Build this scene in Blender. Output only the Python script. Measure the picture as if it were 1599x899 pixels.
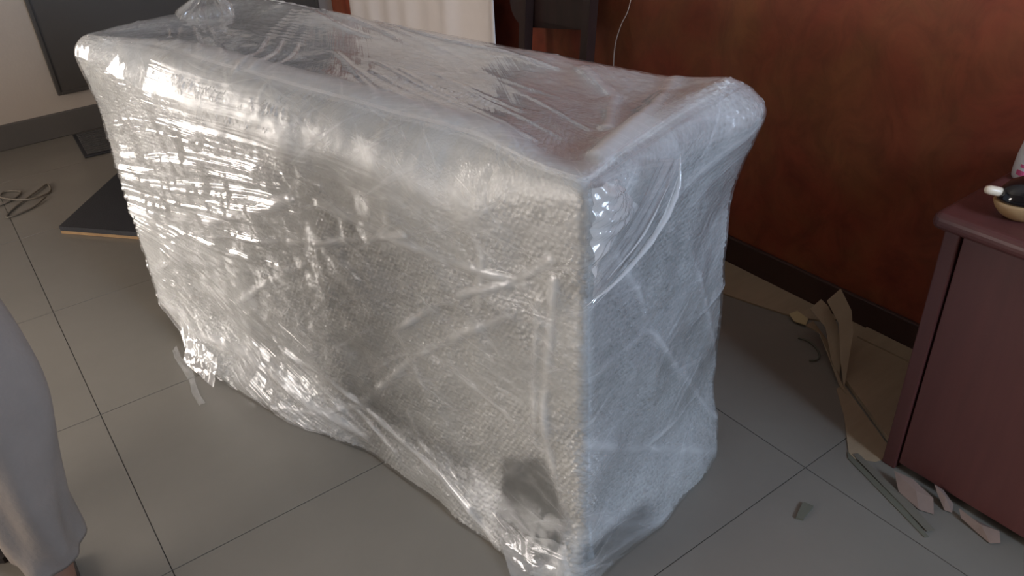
import bpy, bmesh, math, random
import numpy as np
from mathutils import Matrix, Vector

random.seed(7)
rng = np.random.default_rng(11)
scene = bpy.context.scene
col = scene.collection
for o in list(bpy.data.objects):
    bpy.data.objects.remove(o)

# ------------------------------------------------------------------ camera
CAM_H = 1.315
cd = bpy.data.cameras.new('camera')
cam = bpy.data.objects.new('camera', cd)
col.objects.link(cam)
RW = np.array([[0.80516244, -0.3467122, 0.48114872],
               [-0.59138027, -0.40847038, 0.69528507],
               [-0.04452882, -0.84435928, -0.53392377]])      # world <- (right, down, forward)
cam.matrix_world = Matrix((
    (RW[0, 0], -RW[0, 1], -RW[0, 2], 0.0),
    (RW[1, 0], -RW[1, 1], -RW[1, 2], 0.0),
    (RW[2, 0], -RW[2, 1], -RW[2, 2], CAM_H),
    (0, 0, 0, 1)))
cd.sensor_width = 36.0
cd.lens = 1265.0 / 1599.0 * 36.0
cd.clip_start = 0.02
scene.camera = cam

# ------------------------------------------------------------------ world and light
world = bpy.data.worlds.new('world')
scene.world = world
world.use_nodes = True
bg = world.node_tree.nodes['Background']
bg.inputs[0].default_value = (0.62, 0.76, 1.0, 1)
bg.inputs[1].default_value = 0.8

ROOM = dict(x0=-2.6, x1=1.80, y0=-1.9, y1=4.12, h=2.85)

def area(name, loc, rot, sx, sy, power, color):
    ld = bpy.data.lights.new(name, 'AREA')
    ld.shape = 'RECTANGLE'; ld.size = sx; ld.size_y = sy
    ld.energy = power; ld.color = color
    o = bpy.data.objects.new(name, ld); col.objects.link(o)
    o.location = loc; o.rotation_euler = rot
    return o
# daylight outside the back and front windows, fill light outside the added left one (all out of the frame)
WIN_BACK = (-2.12, -1.16, 0.40, 1.75)      # x0, x1, z0, z1 in the back wall
WIN_FRONT = (0.75, 1.60, 1.25, 2.50)        # in the front wall behind the camera
WIN_FILL = (1.20, 3.00, 0.35, 1.45)          # y0, y1, z0, z1 in the left wall; unseen opening added for fill light
area('daylight_back', (-1.64, ROOM['y1'] + 0.25, 1.07), (math.radians(-90), 0, 0), 0.96, 1.35, 98, (1.0, 0.91, 0.83))
area('daylight_front', (1.175, ROOM['y0'] - 0.25, 1.875), (math.radians(90), 0, 0), 0.85, 1.25, 92, (0.58, 0.75, 1.0))
area('fill_light_left', (ROOM['x0'] - 0.25, 2.1, 0.90), (0, math.radians(-90), 0), 1.1, 1.8, 64, (1.0, 0.90, 0.82))  # unseen source, added to brighten the long side of the package

vs = scene.view_settings
vs.view_transform = 'Standard'
vs.look = 'None'
vs.gamma = 1.0
vs.use_curve_mapping = False
vs.exposure = 0.38
scene.cycles.transparent_max_bounces = 14
scene.cycles.max_bounces = 7
scene.cycles.diffuse_bounces = 4
scene.cycles.glossy_bounces = 3

# ------------------------------------------------------------------ material helpers
def new_mat(name):
    m = bpy.data.materials.new(name); m.use_nodes = True
    nt = m.node_tree
    for n in list(nt.nodes):
        nt.nodes.remove(n)
    out = nt.nodes.new('ShaderNodeOutputMaterial')
    return m, nt, out

def nd(nt, typ, **kw):
    n = nt.nodes.new(typ)
    for k, v in kw.items():
        if k in n.inputs.keys():
            n.inputs[k].default_value = v
        else:
            setattr(n, k, v)
    return n

def ramp(nt, stops):
    r = nt.nodes.new('ShaderNodeValToRGB')
    el = r.color_ramp.elements
    while len(el) > 1:
        el.remove(el[-1])
    el[0].position = stops[0][0]; el[0].color = tuple(stops[0][1]) + (1,)
    for p, c in stops[1:]:
        e = el.new(p); e.color = tuple(c) + (1,)
    return r

def simple(name, c1, c2=None, scale=6.0, rough=0.5, spec=0.5, bump=0.0, bump_scale=60.0, stretch=(1, 1, 1), metallic=0.0, coords='Object', coat=0.0, rough_var=0.0):
    m, nt, out = new_mat(name)
    p = nd(nt, 'ShaderNodeBsdfPrincipled')
    p.inputs['Roughness'].default_value = rough
    p.inputs['Specular IOR Level'].default_value = spec
    p.inputs['Metallic'].default_value = metallic
    p.inputs['Coat Weight'].default_value = coat
    nt.links.new(p.outputs[0], out.inputs[0])
    tc = nd(nt, 'ShaderNodeTexCoord')
    mp = nd(nt, 'ShaderNodeMapping'); mp.inputs['Scale'].default_value = stretch
    nt.links.new(tc.outputs[coords], mp.inputs[0])
    if c2 is None:
        c2 = tuple(x * 0.85 for x in c1)
    n = nd(nt, 'ShaderNodeTexNoise', Scale=scale, Detail=6.0, Roughness=0.6)
    nt.links.new(mp.outputs[0], n.inputs['Vector'])
    r = ramp(nt, [(0.3, c1), (0.7, c2)])
    nt.links.new(n.outputs['Fac'], r.inputs[0])
    nt.links.new(r.outputs[0], p.inputs['Base Color'])
    if rough_var > 0:
        mr = nd(nt, 'ShaderNodeMapRange'); mr.inputs['To Min'].default_value = rough - rough_var; mr.inputs['To Max'].default_value = rough + rough_var
        nt.links.new(n.outputs['Fac'], mr.inputs[0]); nt.links.new(mr.outputs[0], p.inputs['Roughness'])
    if bump > 0:
        n2 = nd(nt, 'ShaderNodeTexNoise', Scale=bump_scale, Detail=4.0)
        nt.links.new(mp.outputs[0], n2.inputs['Vector'])
        b = nd(nt, 'ShaderNodeBump', Strength=bump, Distance=0.01)
        nt.links.new(n2.outputs['Fac'], b.inputs['Height'])
        nt.links.new(b.outputs[0], p.inputs['Normal'])
    return m

M = {}
M['tile'] = simple('tile_glaze', (0.212, 0.192, 0.160), (0.188, 0.170, 0.141), scale=2.2, rough=0.30, spec=0.5, rough_var=0.05, coords='Generated')
M['grout'] = simple('grout', (0.075, 0.068, 0.058), rough=0.9)
M['plaster'] = simple('cream_plaster', (0.43, 0.37, 0.305), (0.40, 0.34, 0.285), scale=3, rough=0.75, bump=0.05, bump_scale=90)
M['ceiling'] = simple('ceiling_white', (0.72, 0.70, 0.66), rough=0.9)
M['skirt_dark'] = simple('skirting_brown', (0.045, 0.020, 0.016), (0.06, 0.028, 0.02), scale=4, rough=0.4)
M['skirt_grey'] = simple('skirting_grey', (0.085, 0.078, 0.07), (0.10, 0.09, 0.08), scale=5, rough=0.45)
M['frame_wood'] = simple('window_wood', (0.10, 0.05, 0.03), (0.14, 0.07, 0.04), scale=5, rough=0.45, stretch=(1, 1, 8))
M['laminate'] = simple('mahogany_laminate', (0.108, 0.035, 0.031), (0.090, 0.029, 0.026), scale=7, rough=0.42, stretch=(6, 6, 0.6), bump=0.02)
M['laminate_dark'] = simple('mahogany_edge', (0.07, 0.030, 0.026), (0.055, 0.024, 0.02), scale=9, rough=0.45)
M['chair_wood'] = simple('dark_chair_wood', (0.045, 0.022, 0.018), (0.03, 0.015, 0.012), scale=6, rough=0.35, stretch=(5, 5, 0.7))
M['charcoal'] = simple('charcoal_board', (0.050, 0.043, 0.036), (0.060, 0.052, 0.043), scale=2, rough=0.5)
M['cloth_white'] = simple('white_cloth', (0.72, 0.66, 0.62), (0.68, 0.62, 0.585), scale=8, rough=0.85, bump=0.1, bump_scale=300)
M['trouser'] = simple('white_trouser_cloth', (0.28, 0.238, 0.205), (0.24, 0.205, 0.177), scale=9, rough=0.9, bump=0.15, bump_scale=120)
M['shirt'] = simple('grey_shirt_cloth', (0.33, 0.34, 0.35), (0.28, 0.29, 0.30), scale=9, rough=0.9, bump=0.1, bump_scale=200)
M['skin'] = simple('skin', (0.26, 0.135, 0.085), (0.22, 0.11, 0.07), scale=12, rough=0.55)
M['hair'] = simple('hair_black', (0.012, 0.010, 0.009), (0.02, 0.017, 0.015), scale=60, rough=0.5, bump=0.5, bump_scale=150)
M['sandal'] = simple('dark_sandal', (0.03, 0.022, 0.018), rough=0.6)
M['rubber'] = simple('black_rubber', (0.022, 0.023, 0.027), (0.03, 0.03, 0.034), scale=9, rough=0.5, bump=0.2, bump_scale=200)
M['mat_grey'] = simple('grey_doormat', (0.055, 0.053, 0.05), (0.085, 0.08, 0.075), scale=90, rough=0.95, bump=0.6, bump_scale=150)
M['carton'] = simple('carton_brown', (0.34, 0.25, 0.155), (0.29, 0.21, 0.13), scale=5, rough=0.8, bump=0.08, bump_scale=40, stretch=(1, 6, 1))
M['carton_tape'] = simple('yellowed_tape', (0.48, 0.38, 0.20), (0.42, 0.32, 0.16), scale=6, rough=0.35)
M['paper'] = simple('pinkish_paper', (0.25, 0.175, 0.145), (0.18, 0.13, 0.105), scale=9, rough=0.8)
M['wood_pale'] = simple('pale_wood', (0.42, 0.27, 0.13), (0.32, 0.19, 0.09), scale=6, rough=0.45, stretch=(1, 8, 8))
M['cream'] = simple('cream_plastic', (0.78, 0.66, 0.50), rough=0.35)
M['black_gloss'] = simple('black_gloss', (0.006, 0.006, 0.008), rough=0.08, coat=0.6)
M['white_plastic'] = simple('white_plastic', (0.82, 0.81, 0.82), rough=0.3)
M['pink_print'] = simple('pink_print', (0.75, 0.12, 0.28), rough=0.4)
M['cable'] = simple('grey_cable', (0.20, 0.17, 0.13), rough=0.5)
M['stick'] = simple('olive_stick', (0.13, 0.125, 0.09), rough=0.7)
M['strip'] = simple('strip_olive', (0.17, 0.155, 0.12), (0.13, 0.115, 0.09), scale=12, rough=0.5, stretch=(8, 1, 1))
M['core'] = simple('core_dark', (0.06, 0.062, 0.055), (0.075, 0.075, 0.07), scale=3, rough=0.6)
M['metal_wire'] = simple('pale_thread', (0.55, 0.42, 0.33), rough=0.4)

def mat_redwall():
    m, nt, out = new_mat('red_wall_paint')
    p = nd(nt, 'ShaderNodeBsdfPrincipled')
    tc = nd(nt, 'ShaderNodeTexCoord')
    n1 = nd(nt, 'ShaderNodeTexNoise', Scale=2.6, Detail=6.0, Roughness=0.6, Distortion=1.0)
    n2 = nd(nt, 'ShaderNodeTexNoise', Scale=9.0, Detail=6.0, Roughness=0.65, Distortion=1.2)
    mp = nd(nt, 'ShaderNodeMapping'); mp.inputs['Scale'].default_value = (1, 1, 0.8)
    nt.links.new(tc.outputs['Object'], mp.inputs[0])
    nt.links.new(mp.outputs[0], n1.inputs['Vector']); nt.links.new(mp.outputs[0], n2.inputs['Vector'])
    r1 = ramp(nt, [(0.28, (0.195, 0.040, 0.021)), (0.42, (0.250, 0.055, 0.026)), (0.56, (0.245, 0.070, 0.030)), (0.72, (0.255, 0.094, 0.034))])
    r2 = ramp(nt, [(0.3, (0.72, 0.72, 0.72)), (0.7, (1.12, 1.10, 1.06))])
    nt.links.new(n1.outputs['Fac'], r1.inputs[0]); nt.links.new(n2.outputs['Fac'], r2.inputs[0])
    mx = nd(nt, 'ShaderNodeMix', data_type='RGBA', blend_type='MULTIPLY')
    mx.inputs[0].default_value = 1.0
    nt.links.new(r1.outputs[0], mx.inputs[6]); nt.links.new(r2.outputs[0], mx.inputs[7])
    nt.links.new(mx.outputs[2], p.inputs['Base Color'])
    p.inputs['Roughness'].default_value = 0.5
    p.inputs['Specular IOR Level'].default_value = 0.3
    b = nd(nt, 'ShaderNodeBump', Strength=0.12, Distance=0.01)
    nt.links.new(n2.outputs['Fac'], b.inputs['Height']); nt.links.new(b.outputs[0], p.inputs['Normal'])
    nt.links.new(p.outputs[0], out.inputs[0])
    return m
M['redwall'] = mat_redwall()

def mat_glass():
    m, nt, out = new_mat('window_glass')
    t = nd(nt, 'ShaderNodeBsdfTransparent'); g = nd(nt, 'ShaderNodeBsdfGlossy', Roughness=0.02)
    fr = nd(nt, 'ShaderNodeFresnel', IOR=1.3)
    mx = nd(nt, 'ShaderNodeMixShader')
    nt.links.new(fr.outputs[0], mx.inputs[0]); nt.links.new(t.outputs[0], mx.inputs[1]); nt.links.new(g.outputs[0], mx.inputs[2])
    nt.links.new(mx.outputs[0], out.inputs[0])
    return m
M['glass'] = mat_glass()

def mat_wrap():
    """bubble wrap: milky plastic, partly see-through; 'layers' = how many plies lie there"""
    m, nt, out = new_mat('bubble_wrap_plastic')
    p = nd(nt, 'ShaderNodeBsdfPrincipled')
    p.inputs['Base Color'].default_value = (0.84, 0.84, 0.82, 1)
    p.inputs['Roughness'].default_value = 0.07
    p.inputs['Specular IOR Level'].default_value = 1.0
    p.inputs['Transmission Weight'].default_value = 0.0
    t = nd(nt, 'ShaderNodeBsdfTransparent')
    at = nd(nt, 'ShaderNodeAttribute', attribute_name='layers')
    mx = nd(nt, 'ShaderNodeMixShader')
    nt.links.new(at.outputs['Fac'], mx.inputs[0])
    nt.links.new(t.outputs[0], mx.inputs[1]); nt.links.new(p.outputs[0], mx.inputs[2])
    uv = nd(nt, 'ShaderNodeUVMap')
    n = nd(nt, 'ShaderNodeTexNoise', Scale=230.0, Detail=3.0)
    nt.links.new(uv.outputs[0], n.inputs['Vector'])
    b = nd(nt, 'ShaderNodeBump', Strength=0.5, Distance=0.003)
    nt.links.new(n.outputs['Fac'], b.inputs['Height']); nt.links.new(b.outputs[0], p.inputs['Normal'])
    nt.links.new(mx.outputs[0], out.inputs[0])
    return m
M['wrap'] = mat_wrap()

def mat_film(name, angle, haze=1.0, bump=0.5, rough=0.07, streaks=()):
    """stretch film: clear, glossy, creased along its direction of pull; 'haze' = plies"""
    m, nt, out = new_mat(name)
    uv = nd(nt, 'ShaderNodeUVMap')
    # tension creases: noise drawn out along the pull
    warp = nd(nt, 'ShaderNodeTexNoise', Scale=2.2, Detail=2.0)
    nt.links.new(uv.outputs[0], warp.inputs['Vector'])
    sub = nd(nt, 'ShaderNodeVectorMath', operation='MULTIPLY_ADD')
    sub.inputs[1].default_value = (0.12, 0.12, 0.0); 
    nt.links.new(warp.outputs['Color'], sub.inputs[0]); nt.links.new(uv.outputs[0], sub.inputs[2])
    pull = nd(nt, 'ShaderNodeUVMap', uv_map='pull')
    sc = nd(nt, 'ShaderNodeVectorMath', operation='MULTIPLY'); sc.inputs[1].default_value = (2.6, 105.0, 1.0)
    nt.links.new(pull.outputs[0], sc.inputs[0])
    n1 = nd(nt, 'ShaderNodeTexNoise', Scale=1.0, Detail=3.0, Roughness=0.55)
    nt.links.new(sc.outputs[0], n1.inputs['Vector'])
    n2 = nd(nt, 'ShaderNodeTexNoise', Scale=45.0, Detail=3.0)
    nt.links.new(uv.outputs[0], n2.inputs['Vector'])
    cr = nd(nt, 'ShaderNodeAttribute', attribute_name='crease')
    m1 = nd(nt, 'ShaderNodeMath', operation='MULTIPLY')
    nt.links.new(n1.outputs['Fac'], m1.inputs[0]); nt.links.new(cr.outputs['Fac'], m1.inputs[1])
    m2 = nd(nt, 'ShaderNodeMath', operation='MULTIPLY_ADD'); m2.inputs[1].default_value = 0.16
    nt.links.new(n2.outputs['Fac'], m2.inputs[0]); nt.links.new(m1.outputs[0], m2.inputs[2])
    b = nd(nt, 'ShaderNodeBump', Strength=bump, Distance=0.006)
    nt.links.new(m2.outputs[0], b.inputs['Height'])
    gl = nd(nt, 'ShaderNodeBsdfGlossy', Roughness=rough)
    sf = nd(nt, 'ShaderNodeAttribute', attribute_name='scuff')
    sr = nd(nt, 'ShaderNodeMath', operation='ADD'); sr.inputs[1].default_value = rough
    nt.links.new(sf.outputs['Fac'], sr.inputs[0]); nt.links.new(sr.outputs[0], gl.inputs['Roughness'])
    gl.inputs['Color'].default_value = (1, 1, 1, 1)
    nt.links.new(b.outputs[0], gl.inputs['Normal'])
    tr = nd(nt, 'ShaderNodeBsdfTransparent'); tr.inputs['Color'].default_value = (0.97, 0.975, 0.97, 1)
    df = nd(nt, 'ShaderNodeBsdfDiffuse'); df.inputs['Color'].default_value = (0.84, 0.84, 0.83, 1)
    tl = nd(nt, 'ShaderNodeBsdfTranslucent'); tl.inputs['Color'].default_value = (0.84, 0.84, 0.83, 1)
    sct = nd(nt, 'ShaderNodeMixShader'); sct.inputs[0].default_value = 0.35
    nt.links.new(df.outputs[0], sct.inputs[1]); nt.links.new(tl.outputs[0], sct.inputs[2])
    hz = nd(nt, 'ShaderNodeAttribute', attribute_name='haze')
    # creases in the ply scatter light: thin milky lines in a few directions of pull
    acc = None
    for k, (an, sx, sy, lo, hi, amt) in enumerate(streaks):
        mpn = nd(nt, 'ShaderNodeMapping'); mpn.inputs['Rotation'].default_value = (0, 0, an); mpn.inputs['Location'].default_value = (3.7 * k, 1.9 * k, 0)
        nt.links.new(sub.outputs[0], mpn.inputs[0])
        ms = nd(nt, 'ShaderNodeVectorMath', operation='MULTIPLY'); ms.inputs[1].default_value = (sx, sy, 1.0)
        nt.links.new(mpn.outputs[0], ms.inputs[0])
        nn = nd(nt, 'ShaderNodeTexNoise', Scale=1.0, Detail=4.0, Roughness=0.6)
        nt.links.new(ms.outputs[0], nn.inputs['Vector'])
        rg = nd(nt, 'ShaderNodeMapRange', interpolation_type='SMOOTHSTEP')
        rg.inputs['From Min'].default_value = lo; rg.inputs['From Max'].default_value = hi; rg.inputs['To Max'].default_value = amt
        nt.links.new(nn.outputs['Fac'], rg.inputs[0])
        if acc is None: acc = rg.outputs[0]
        else:
            ad = nd(nt, 'ShaderNodeMath', operation='ADD'); nt.links.new(acc, ad.inputs[0]); nt.links.new(rg.outputs[0], ad.inputs[1]); acc = ad.outputs[0]
    hm = nd(nt, 'ShaderNodeMath', operation='MULTIPLY_ADD', use_clamp=True); hm.inputs[1].default_value = haze
    nt.links.new(hz.outputs['Fac'], hm.inputs[0])
    if acc is not None: nt.links.new(acc, hm.inputs[2])
    else: hm.inputs[2].default_value = 0.0
    a = nd(nt, 'ShaderNodeMixShader')
    nt.links.new(hm.outputs[0], a.inputs[0]); nt.links.new(tr.outputs[0], a.inputs[1]); nt.links.new(sct.outputs[0], a.inputs[2])
    # Schlick reflectance, the same from both sides of the ply
    fr = nd(nt, 'ShaderNodeLayerWeight', Blend=0.5)
    nt.links.new(b.outputs[0], fr.inputs['Normal'])
    f1 = nd(nt, 'ShaderNodeMath', operation='POWER'); f1.inputs[1].default_value = 3.2
    nt.links.new(fr.outputs['Facing'], f1.inputs[0])
    f2 = nd(nt, 'ShaderNodeMath', operation='MULTIPLY_ADD', use_clamp=True); f2.inputs[1].default_value = 0.90; f2.inputs[2].default_value = 0.08
    nt.links.new(f1.outputs[0], f2.inputs[0])
    o = nd(nt, 'ShaderNodeMixShader')
    nt.links.new(f2.outputs[0], o.inputs[0]); nt.links.new(a.outputs[0], o.inputs[1]); nt.links.new(gl.outputs[0], o.inputs[2])
    nt.links.new(o.outputs[0], out.inputs[0])
    return m
M['film'] = mat_film('stretch_film', math.radians(9), bump=0.6, rough=0.06, streaks=[(math.radians(14), 3.0, 70.0, 0.50, 0.72, 0.20), (math.radians(-32), 3.5, 42.0, 0.54, 0.72, 0.26), (math.radians(40), 3.5, 38.0, 0.56, 0.74, 0.22)])
M['film_fold'] = mat_film('stretch_film_fold', 0.0, haze=1.0, bump=0.6, rough=0.1)

# ------------------------------------------------------------------ object helpers
def tag(o, label=None, cat=None, group=None, kind=None):
    if label: o['label'] = label
    if cat: o['category'] = cat
    if group: o['group'] = group
    if kind: o['kind'] = kind
    return o

def empty(name, loc=(0, 0, 0), rz=0.0):
    o = bpy.data.objects.new(name, None); col.objects.link(o)
    o.location = loc; o.rotation_euler = (0, 0, rz); o.empty_display_size = 0.05
    return o

def link(name, me, mat, parent=None, smooth=False):
    o = bpy.data.objects.new(name, me); col.objects.link(o)
    if mat is not None and not me.materials:
        me.materials.append(mat)
    if parent: o.parent = parent
    if smooth:
        me.polygons.foreach_set('use_smooth', [True] * len(me.polygons))
    return o

class MB:
    """collects shapes into one mesh"""
    def __init__(self): self.bm = bmesh.new()
    def box(self, a, b, bevel=0.0, seg=2):
        bm2 = bmesh.new()
        bmesh.ops.create_cube(bm2, size=1.0)
        for v in bm2.verts:
            v.co = Vector(((a[i] + b[i]) / 2 + v.co[i] * (b[i] - a[i]) for i in range(3)))
        if bevel > 0:
            bmesh.ops.bevel(bm2, geom=list(bm2.edges), offset=bevel, segments=seg, affect='EDGES', profile=0.5)
        self._add(bm2); return self
    def prism(self, pts, z0, z1):
        bm2 = bmesh.new()
        n = len(pts)
        lo = [bm2.verts.new((p[0], p[1], z0 if len(p) < 3 else p[2])) for p in pts]
        hi = [bm2.verts.new((p[0], p[1], z1 if len(p) < 3 else p[2] + (z1 - z0))) for p in pts]
        bm2.faces.new(lo[::-1]); bm2.faces.new(hi)
        for i in range(n):
            bm2.faces.new((lo[i], lo[(i + 1) % n], hi[(i + 1) % n], hi[i]))
        self._add(bm2); return self
    def loft(self, rings, cap=True):
        bm2 = bmesh.new()
        R = [[bm2.verts.new(p) for p in r] for r in rings]
        n = len(R[0])
        for i in range(len(R) - 1):
            for j in range(n):
                bm2.faces.new((R[i][j], R[i][(j + 1) % n], R[i + 1][(j + 1) % n], R[i + 1][j]))
        if cap:
            bm2.faces.new(R[0][::-1]); bm2.faces.new(R[-1])
        self._add(bm2); return self
    def tube(self, path, rad, n=8, flat=1.0):
        path = [Vector(p) for p in path]
        rads = rad if hasattr(rad, '__len__') else [rad] * len(path)
        up = Vector((0, 0, 1)); rings = []
        for i, p in enumerate(path):
            t = (path[min(i + 1, len(path) - 1)] - path[max(i - 1, 0)]).normalized()
            u = t.cross(up)
            if u.length < 1e-3: u = t.cross(Vector((1, 0, 0)))
            u.normalize(); w = u.cross(t).normalized()
            rings.append([p + u * (math.cos(2 * math.pi * k / n) * rads[i]) + w * (math.sin(2 * math.pi * k / n) * rads[i] * flat) for k in range(n)])
        return self.loft(rings)
    def lathe(self, prof, n=24, c=(0, 0, 0), sx=1.0, sy=1.0):
        rings = [[(c[0] + r * sx * math.cos(2 * math.pi * k / n), c[1] + r * sy * math.sin(2 * math.pi * k / n), c[2] + z) for k in range(n)] for r, z in prof]
        return self.loft(rings)
    def _add(self, bm2):
        me = bpy.data.meshes.new('tmp'); bm2.to_mesh(me); bm2.free()
        self.bm.from_mesh(me); bpy.data.meshes.remove(me)
    def build(self, name, mat, parent=None, smooth=False, loc=None):
        bmesh.ops.recalc_face_normals(self.bm, faces=list(self.bm.faces))
        me = bpy.data.meshes.new(name); self.bm.to_mesh(me); self.bm.free()
        o = link(name, me, mat, parent, smooth)
        if loc: o.location = loc
        return o

def catmull(pts, n):
    P = np.array(pts, float)
    P = np.vstack([2 * P[0] - P[1], P, 2 * P[-1] - P[-2]])
    out = []
    for i in range(1, len(P) - 2):
        for t in np.linspace(0, 1, n, endpoint=False):
            a, b, c, d = P[i - 1], P[i], P[i + 1], P[i + 2]
            out.append(0.5 * (2 * b + (c - a) * t + (2 * a - 5 * b + 4 * c - d) * t * t + (3 * b - a - 3 * c + d) * t ** 3))
    out.append(P[-2]); return np.array(out)

NT = rng.random((32, 32, 32))
def noise3(x, y, z):
    xi, yi, zi = np.floor(x).astype(int), np.floor(y).astype(int), np.floor(z).astype(int)
    fx, fy, fz = x - xi, y - yi, z - zi
    fx, fy, fz = [f * f * (3 - 2 * f) for f in (fx, fy, fz)]
    r = 0
    for i in (0, 1):
        for j in (0, 1):
            for k in (0, 1):
                w = (fx if i else 1 - fx) * (fy if j else 1 - fy) * (fz if k else 1 - fz)
                r = r + w * NT[(xi + i) % 32, (yi + j) % 32, (zi + k) % 32]
    return r * 2 - 1
def fbm(x, y, z, o=4):
    r, a, f = 0, 1.0, 1.0
    for i in range(o):
        r = r + a * noise3(x * f + 7.3 * i, y * f + 3.1 * i, z * f + 1.7 * i); a *= 0.5; f *= 2.03
    return r
def sstep(e0, e1, x):
    t = np.clip((x - e0) / (e1 - e0), 0, 1); return t * t * (3 - 2 * t)

# ------------------------------------------------------------------ the room
X0, X1, Y0, Y1, HC = ROOM['x0'], ROOM['x1'], ROOM['y0'], ROOM['y1'], ROOM['h']
fl = tag(MB().box((X0, Y0, -0.10), (X1, Y1, -0.0016)).build('floor', M['grout']), 'pale grey glazed tile floor with thin dark joints', 'floor', kind='structure')
TX, TY, TS = 0.037, 0.697, 0.602
tile_cache = {}
def tile(x0, x1, y0, y1):
    key = (round(x1 - x0, 3), round(y1 - y0, 3))
    g = 0.0011
    if key not in tile_cache:
        w, d = x1 - x0, y1 - y0
        m = MB()
        bm2 = m.bm
        def ring(i, z): return [bm2.verts.new(p) for p in ((g + i, g + i, z), (w - g - i, g + i, z), (w - g - i, d - g - i, z), (g + i, d - g - i, z))]
        a, b, c = ring(0, -0.0016), ring(0, -0.0006), ring(0.0002, 0.0)
        for r0, r1 in ((a, b), (b, c)):
            for k in range(4):
                bm2.faces.new((r0[k], r0[(k + 1) % 4], r1[(k + 1) % 4], r1[k]))
        bm2.faces.new(c)
        me = bpy.data.meshes.new('tile'); bm2.to_mesh(me); bm2.free(); me.materials.append(M['tile'])
        tile_cache[key] = me
    o = bpy.data.objects.new('tile', tile_cache[key]); col.objects.link(o); o.parent = fl
    o.location = (x0, y0, 0)
    o.rotation_euler = (0, 0, 0)
def cuts(t0, s, a, b):
    k = math.ceil((a - t0) / s + 1e-6); r = [a]
    while t0 + k * s < b - 1e-4:
        if t0 + k * s - r[-1] > 0.02: r.append(t0 + k * s)
        k += 1
    r.append(b); return r
xs, ys = cuts(TX, TS, X0, X1), cuts(TY, TS + 0.002, Y0, Y1)
for i in range(len(xs) - 1):
    for j in range(len(ys) - 1):
        tile(xs[i], xs[i + 1], ys[j], ys[j + 1])

TH = 0.16
def wall(name, axis, pos, outward, a0, a1, openings, mat, label):
    """a wall in the plane axis=pos with rectangular openings (a0,a1,z0,z1)"""
    m = MB()
    lo, hi = (pos, pos + TH * outward) if outward > 0 else (pos - TH, pos)
    def piece(p, q, z0, z1):
        if q - p < 1e-4 or z1 - z0 < 1e-4: return
        if axis == 'x': m.box((lo, p, z0), (hi, q, z1))
        else: m.box((p, lo, z0), (q, hi, z1))
    cur = a0
    for (p, q, z0, z1) in openings:
        piece(cur, p, 0, HC); piece(p, q, 0, z0); piece(p, q, z1, HC); cur = q
    piece(cur, a1, 0, HC)
    return tag(m.build(name, mat), label, 'wall', kind='structure')
wall('wall_right', 'x', X1, 1, Y0 - TH, Y1 + TH, [], M['redwall'], 'reddish brown mottled painted wall')
wall('wall_back', 'y', Y1, 1, X0, X1, [WIN_BACK], M['plaster'], 'dim cream plaster wall')
wall('wall_left', 'x', X0, -1, Y0 - TH, Y1 + TH, [WIN_FILL], M['plaster'], 'cream plaster wall with added fill window')
wall('wall_front', 'y', Y0, -1, X0, X1, [WIN_FRONT], M['plaster'], 'cream plaster wall behind the viewer')
tag(MB().box((X0 - TH, Y0 - TH, HC), (X1 + TH, Y1 + TH, HC + 0.12)).build('ceiling', M['ceiling']), 'white plastered ceiling', 'ceiling', kind='structure')

def baseboard(name, a, b, mat, label):
    tag(MB().box(a, b, 0.004, 2).build(name, mat), label, 'baseboard', kind='structure')
baseboard('baseboard_right', (X1 - 0.014, Y0, 0), (X1, Y1 - 0.014, 0.090), M['skirt_dark'], 'dark brown baseboard of the red wall')
baseboard('baseboard_back', (X0, Y1 - 0.014, 0), (X1, Y1, 0.112), M['skirt_grey'], 'dark grey baseboard of the cream wall')
baseboard('baseboard_left', (X0, Y0, 0), (X0 + 0.014, Y1 - 0.014, 0.112), M['skirt_grey'], 'dark grey baseboard of the left wall')
baseboard('baseboard_front', (X0 + 0.014, Y0, 0), (X1 - 0.014, Y0 + 0.014, 0.112), M['skirt_grey'], 'dark grey baseboard behind the viewer')

def window(name, axis, pos, outward, rect, label):
    p, q, z0, z1 = rect
    e = empty(name, (0, 0, 0)); tag(e, label, 'window', kind='structure')
    d0, d1 = sorted((pos + 0.03 * outward, pos + 0.09 * outward))
    def bar(nm, a, b, c, d):
        m = MB()
        if axis == 'x': m.box((d0, a, c), (d1, b, d), 0.004)
        else: m.box((a, d0, c), (b, d1, d), 0.004)
        m.build(nm, M['frame_wood'], e)
    w = 0.055
    bar('frame_bar', p, p + w, z0, z1); bar('frame_bar', q - w, q, z0, z1)
    bar('frame_bar', p + w, q - w, z0, z0 + w); bar('frame_bar', p + w, q - w, z1 - w, z1)
    mid = (p + q) / 2
    bar('mullion', mid - 0.025, mid + 0.025, z0 + w, z1 - w)
    for a, b in ((p + w, mid - 0.025), (mid + 0.025, q - w)):
        m = MB(); c = (d0 + d1) / 2
        if axis == 'x': m.box((c - 0.002, a, z0 + w), (c + 0.002, b, z1 - w))
        else: m.box((a, c - 0.002, z0 + w), (b, c + 0.002, z1 - w))
        m.build('pane', M['glass'], e)
window('window_1', 'y', Y1, 1, WIN_BACK, 'wood framed daylight window in cream wall')
window('window_2', 'y', Y0, -1, WIN_FRONT, 'wood framed window behind the viewer')
window('window_3', 'x', X0, -1, WIN_FILL, 'wood framed window added in the left wall for fill light')  # added window, housing the fill lamp on the left

# ------------------------------------------------------------------ the wrapped package
PX, PY, PANG = 0.668, 0.771, 0.2505
L, W, PH = 1.50, 0.493, 0.832
pkg = empty('wrapped_furniture', (PX, PY, 0), 0)
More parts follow.
